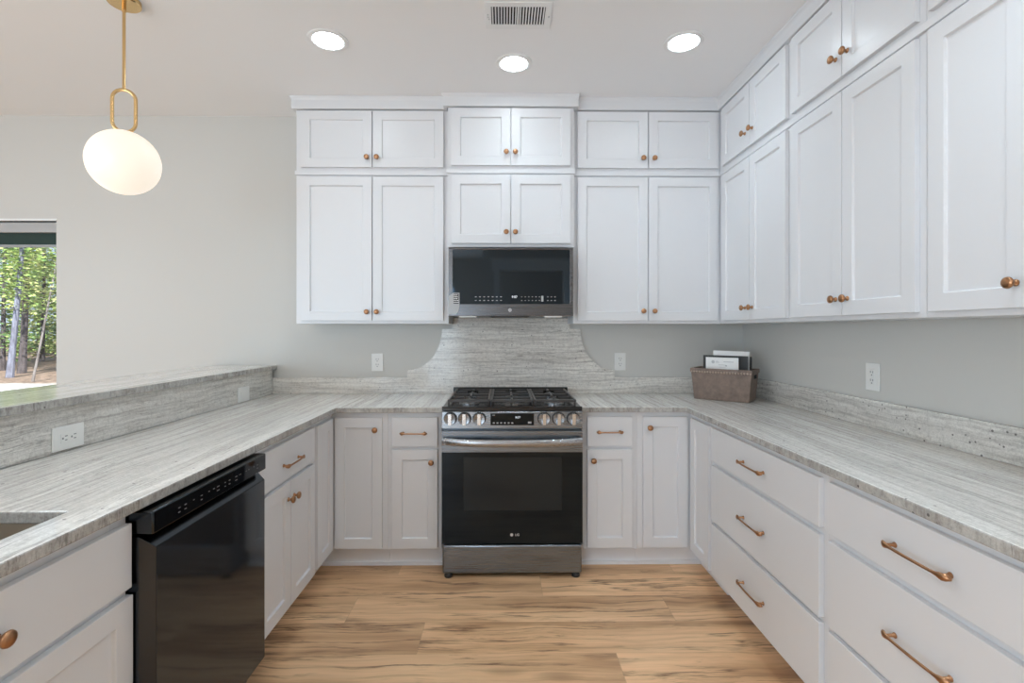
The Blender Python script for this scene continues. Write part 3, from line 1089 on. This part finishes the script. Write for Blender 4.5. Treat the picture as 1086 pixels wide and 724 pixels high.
# local x along the front, -y towards the camera
L, D, HB = .322, .150, .192
def ring(sx, sy, z):
    return [(-sx / 2, -sy / 2, z), (sx / 2, -sy / 2, z), (sx / 2, sy / 2, z), (-sx / 2, sy / 2, z)]
b = MB()
tk = .006
R0, R1 = ring(L, D, 0), ring(L + .034, D + .026, HB)
I1, I0 = ring(L + .034 - 2 * tk, D + .026 - 2 * tk, HB), ring(L - 2 * tk, D - 2 * tk, tk)
rings = [[b.bm.verts.new(p) for p in r] for r in (R0, R1, I1, I0)]
for A, B in zip(rings, rings[1:]):
    for k in range(4):
        j = (k + 1) % 4
        b.bm.faces.new([A[k], A[j], B[j], B[k]])
b.bm.faces.new(rings[0])
b.bm.faces.new(rings[3])
shell = b.obj('body', M_BASKET, bx, bevel=.003)
b = MB()
sx, sy = L + .034 + .006, D + .026 + .006
b.cells([-sx / 2, -sx / 2 + .010, sx / 2 - .010, sx / 2], [-sy / 2, -sy / 2 + .010, sy / 2 - .010, sy / 2],
    lambda x, y: abs(x) > sx / 2 - .010 or abs(y) > sy / 2 - .010, HB - .022, HB + .002)
rim = b.obj('rim', M_BASKET, bx, bevel=.003)
b = MB()
nst = 22
for k in range(nst):
    x = -sx / 2 + .010 + (sx - .020) * k / (nst - 1)
    b.lathe([(.0066, 0), (.0058, .003), (.0030, .0055), (0, .006)], (x, -sy / 2, HB - .020), '-Y', 8)
b.obj('studs', mat('stud_bronze', (.42, .32, .26), .35, .2), rim)
b = MB().box(L / 2 + .0155, L / 2 + .0168, -.030, .030, HB - .052, HB - .030)
b.obj('handle_slot', M_DARK, shell, smooth=False)

M4 = Matrix.Translation(bx.location) @ Matrix.Rotation(bx.rotation_euler.z, 4, 'Z')
def inside(name, label, cat, x0, x1, y, th, z0, z1, m, tilt=0.0, roll=0.0):
    o = thing(name, label, cat, M4 @ Vector(((x0 + x1) / 2, y, z0)), 0)
    o.rotation_euler = (tilt, roll, bx.rotation_euler.z)
    w2 = (x1 - x0) / 2
    MB().box(-w2, w2, -th / 2, th / 2, 0, z1 - z0).obj('sheet', m, o, bevel=.0006, smooth=False)
    return o
f = inside('folder', 'charcoal folder standing in the basket behind the white card', 'folder', -.128, .136, .004, .010, .012, .272, M_FOLDER)
inside('paper_stack', 'white papers sticking up at the back of the basket', 'paper', -.080, .132, .030, .012, .012, .300, M_PAPER, -.02, .015)
inside('folder', 'thin dark folder at the very back of the basket, right corner showing', 'folder', -.060, .146, .052, .006, .012, .268, M_FOLDER)
c = inside('card', 'white printed card standing at the front of the basket', 'card', -.100, .092, -.030, .004, .012, .262, M_PAPER, .03)
b = MB()
b.lathe([(.010, .0022), (.010, .0026)], (-.052, 0, .222), '-Y', 20)
b.box(-.038, -.020, -.0026, -.0021, .224, .227)
b.box(-.038, -.014, -.0026, -.0021, .218, .221)
b.box(.010, .068, -.0026, -.0021, .222, .226)
b.box(-.020, .020, -.0026, -.0021, .203, .206)
b.box(.020, .030, -.0026, -.0021, .196, .205)
b.box(-.016, .022, -.0026, -.0021, .189, .191)
b.obj('printing', M_INK, c, smooth=False)

# ------------------------------------------------------------------ ceiling things
def downlight(label, x, y, group=None):
    t = thing('recessed_downlight', label, 'ceiling light', (x, y, H), 0, group)
    b = MB()
    n = 36
    prof = [(.099, -.0005), (.098, -.005), (.090, -.0075), (.078, -.0075), (.0725, -.004), (.0725, -.0005)]
    rings = [[b.bm.verts.new((r * math.cos(2 * PI * k / n), r * math.sin(2 * PI * k / n), z)) for k in range(n)] for r, z in prof]
    for A, B in zip(rings, rings[1:] + rings[:1]):
        for k in range(n):
            b.bm.faces.new([A[k], A[(k + 1) % n], B[(k + 1) % n], B[k]])
    b.obj('trim_ring', M_TRIM, t)
    MB().lathe([(.0722, -.0048), (.0722, -.0008)], n=36).obj('diffuser', M_CANLIT, t)['label'] = 'lit white diffuser'
    l = bpy.data.lights.new('downlight_lamp', 'SPOT')
    l.energy = CAN_FRONT if y > 2.3 and x > -2 else CAN_REST
    l.color = (.70, .868, 1.0)
    l.spot_size = math.radians(128)
    l.spot_blend = .9
    l.shadow_soft_size = .07
    o = bpy.data.objects.new('downlight_lamp', l)
    COL.objects.link(o)
    o.location = (x, y, H - .012)
downlight('lit round recessed ceiling light at left, nearest the pendant', -.878, 2.493)
downlight('lit round recessed ceiling light in the middle, before the microwave cabinets', .059, 2.699)
downlight('lit round recessed ceiling light at right, nearest the right wall cabinets', .912, 2.491)
for x, y in ((-.878, .95), (.912, .95), (-.878, -.6), (.912, -.6), (-.878, -2.0), (.912, -2.0), (-2.9, 2.2), (-2.9, .2), (-4.6, 1.2), (-2.9, -2.2)):  # first pair follows door highlights; the others are added to brighten the room
    downlight('unseen round recessed ceiling light behind the camera or over the living side', x, y, 'ceiling lights outside the picture')
# air register
t = thing('air_vent', 'white rectangular ceiling air vent with slotted louvres', 'vent', (.0695, 2.287, H))
MB().cells([-.153, -.124, -.004, .004, .124, .153], [-.097, -.066, .066, .097],
    lambda x, y: not ((-.124 < x < -.004 or .004 < x < .124) and abs(y) < .066), -.006, -.0005).obj('frame', M_TRIM, t, bevel=.002)
MB().box(-.124, .124, -.066, .066, -.0012, -.0006).obj('duct', M_DARK, t, smooth=False)
b = MB()
for s in (-1, 1):
    for k in range(9):
        x = s * (.004 + .0133 * (k + .5))
        b.obox((x, 0, -.0040), .0062, .132, .0016, Matrix.Rotation(s * .5, 3, 'Y'))
b.obj('louvres', M_TRIM, t, smooth=False)
b = MB()
b.lathe([(.004, -.009), (.004, -.006)], (.142, .0, 0), 'Z', 10)
for y in (.02, .005, -.012):
    b.lathe([(.003, -.009), (.003, -.006)], (-.139 + (.004 if y > .01 else 0), y, 0), 'Z', 10)
b.obj('screws', M_INK, t)
# pendant over the bar
t = thing('pendant_lamp', 'brass pendant lamp with lit white globe hanging over the bar', 'pendant lamp', (-1.671, 2.2, 1.945))
MB().lathe([(0, .8545), (.064, .8545), (.064, .838), (.060, .834), (0, .834)], n=40).obj('canopy', M_BRASS, t)
MB().lathe([(.0065, .462), (.0065, .80), (.0085, .802), (.0085, .834)], n=16).obj('rod', M_BRASS, t)
pts = []
rr, hh = .043, .052
zc = .368
for k in range(17):
    a = PI * k / 16
    pts.append((rr * math.cos(a), 0, zc + hh - .004 + rr * math.sin(a)))
for k in range(17):
    a = PI + PI * k / 16
    pts.append((rr * math.cos(a), 0, zc - hh + rr * math.sin(a)))
rg = MB().tube(pts, (.0075, .0055), 10, up=(0, 1, 0), closed=True).obj('ring', M_BRASS, t)
rg.rotation_euler = (0, 0, .35)
prof = [(.138 * math.sin(PI * k / 28), .138 - .138 * math.cos(PI * k / 28)) for k in range(29)]
MB().lathe(prof, n=44).obj('globe', M_GLOBE, t)['label'] = 'lit opal white globe'

# ------------------------------------------------------------------ window shade and woods outside
t = thing('roller_shade', 'dark green shade drawn up at the top of the window', 'window shade', (WX1, YW, WZ1))
MB().box(WX0 - WX1 + .004, -.004, .012, .066, -.080, -.012).obj('headrail', mat('grey_headrail', (.42, .42, .42), .5), t, bevel=.003)
MB().box(WX0 - WX1 + .006, -.006, .034, .038, -.160, -.080).obj('cloth', M_SHADE, t, smooth=False)
MB().box(WX0 - WX1 + .006, -.006, .028, .044, -.178, -.160).obj('bottom_rail', mat('grey_rail', (.32, .33, .33), .5), t, bevel=.002)

def tree(label, base, lean, h, r, bark, leaf, n, zr, spread, size, seed, group=None, cone=False):
    rnd = random.Random(seed)
    t = thing('tree', label, 'tree', (base[0], base[1], -.02), 0, group)
    pts, rad = [], []
    for i in range(9):
        s = i / 8
        wob = .06 * math.sin(3 * s + seed)
        pts.append((lean[0] * s + 1.6 * wob * s, lean[1] * s, h * s))
        rad.append(r * (1 - .6 * s) * (1.25 if i == 0 else 1))
    b = MB().tube(pts, rad, 9, up=(0, 1, 0))
    for k in range(7):
        s = rnd.uniform(.25, .95)
        a = rnd.uniform(0, 2 * PI)
        o = Vector((lean[0] * s, lean[1] * s, h * s))
        l = rnd.uniform(.4, min(1.3, spread * .85))
        b.tube([o, o + Vector((math.cos(a) * l * .5, math.sin(a) * l * .5, .15)), o + Vector((math.cos(a) * l, math.sin(a) * l, .2 * l))], [r * .3, r * .2, r * .08], 6, up=(0, 0, 1))
    b.obj('trunk', bark, t)
    b = MB()
    clumps = []
    for k in range(max(8, n // 60)):
        z = rnd.uniform(*zr)
        a, q = rnd.uniform(0, 2 * PI), spread * math.sqrt(rnd.random())
        clumps.append(Vector((lean[0] * z / h + q * math.cos(a), lean[1] * z / h + q * math.sin(a), z)))
    for k in range(n):
        c = clumps[rnd.randrange(len(clumps))] + Vector((rnd.gauss(0, .34), rnd.gauss(0, .34), rnd.gauss(0, .16)))
        ax = Vector((lean[0] * c.z / h, lean[1] * c.z / h))
        if c.z < .05 or (c.xy - ax).length > spread:
            continue
        s = size * rnd.uniform(.6, 1.4)
        m = Matrix.Rotation(rnd.uniform(0, 2 * PI), 3, 'Z') @ Matrix.Rotation(rnd.gauss(0, .7), 3, 'X')
        q = [c + m @ Vector(v) for v in ((-s, 0, 0), (0, -s * .45, .02 * s), (s, 0, 0), (0, s * .45, .02 * s))]
        b.face(q)
    b.obj('foliage', leaf, t, smooth=False)
    return t
tree('tree outside the window with the pale bluish leaning trunk', (-14.2, 14.4), (.42, .2), 7.0, .080, M_BARKB, M_LEAF, 3600, (2.2, 6.0), .5, .062, 1)
tree('dark-trunked tree outside the window just right of the bluish trunk', (-15.2, 15.8), (.25, .1), 7.0, .100, M_BARKD, M_LEAF, 3600, (2.0, 6.0), .55, .062, 2)
tree('thin grey sapling leaning right outside the window', (-12.42, 13.2), (1.0, .1), 5.0, .028, M_BARKG, M_LEAF, 2200, (1.9, 5.0), .45, .055, 3)
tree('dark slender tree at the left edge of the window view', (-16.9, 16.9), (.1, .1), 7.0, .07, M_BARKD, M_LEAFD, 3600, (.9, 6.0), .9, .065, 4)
k = 5
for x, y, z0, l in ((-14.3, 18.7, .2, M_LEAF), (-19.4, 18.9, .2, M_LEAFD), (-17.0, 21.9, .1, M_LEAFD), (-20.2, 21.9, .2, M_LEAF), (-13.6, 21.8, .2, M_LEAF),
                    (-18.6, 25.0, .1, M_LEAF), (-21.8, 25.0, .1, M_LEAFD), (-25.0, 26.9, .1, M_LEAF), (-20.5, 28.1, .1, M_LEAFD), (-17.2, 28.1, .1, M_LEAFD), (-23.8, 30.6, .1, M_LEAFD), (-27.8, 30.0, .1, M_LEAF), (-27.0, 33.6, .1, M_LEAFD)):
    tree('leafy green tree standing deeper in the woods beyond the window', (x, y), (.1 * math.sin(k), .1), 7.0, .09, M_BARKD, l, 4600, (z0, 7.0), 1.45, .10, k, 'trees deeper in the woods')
    k += 1
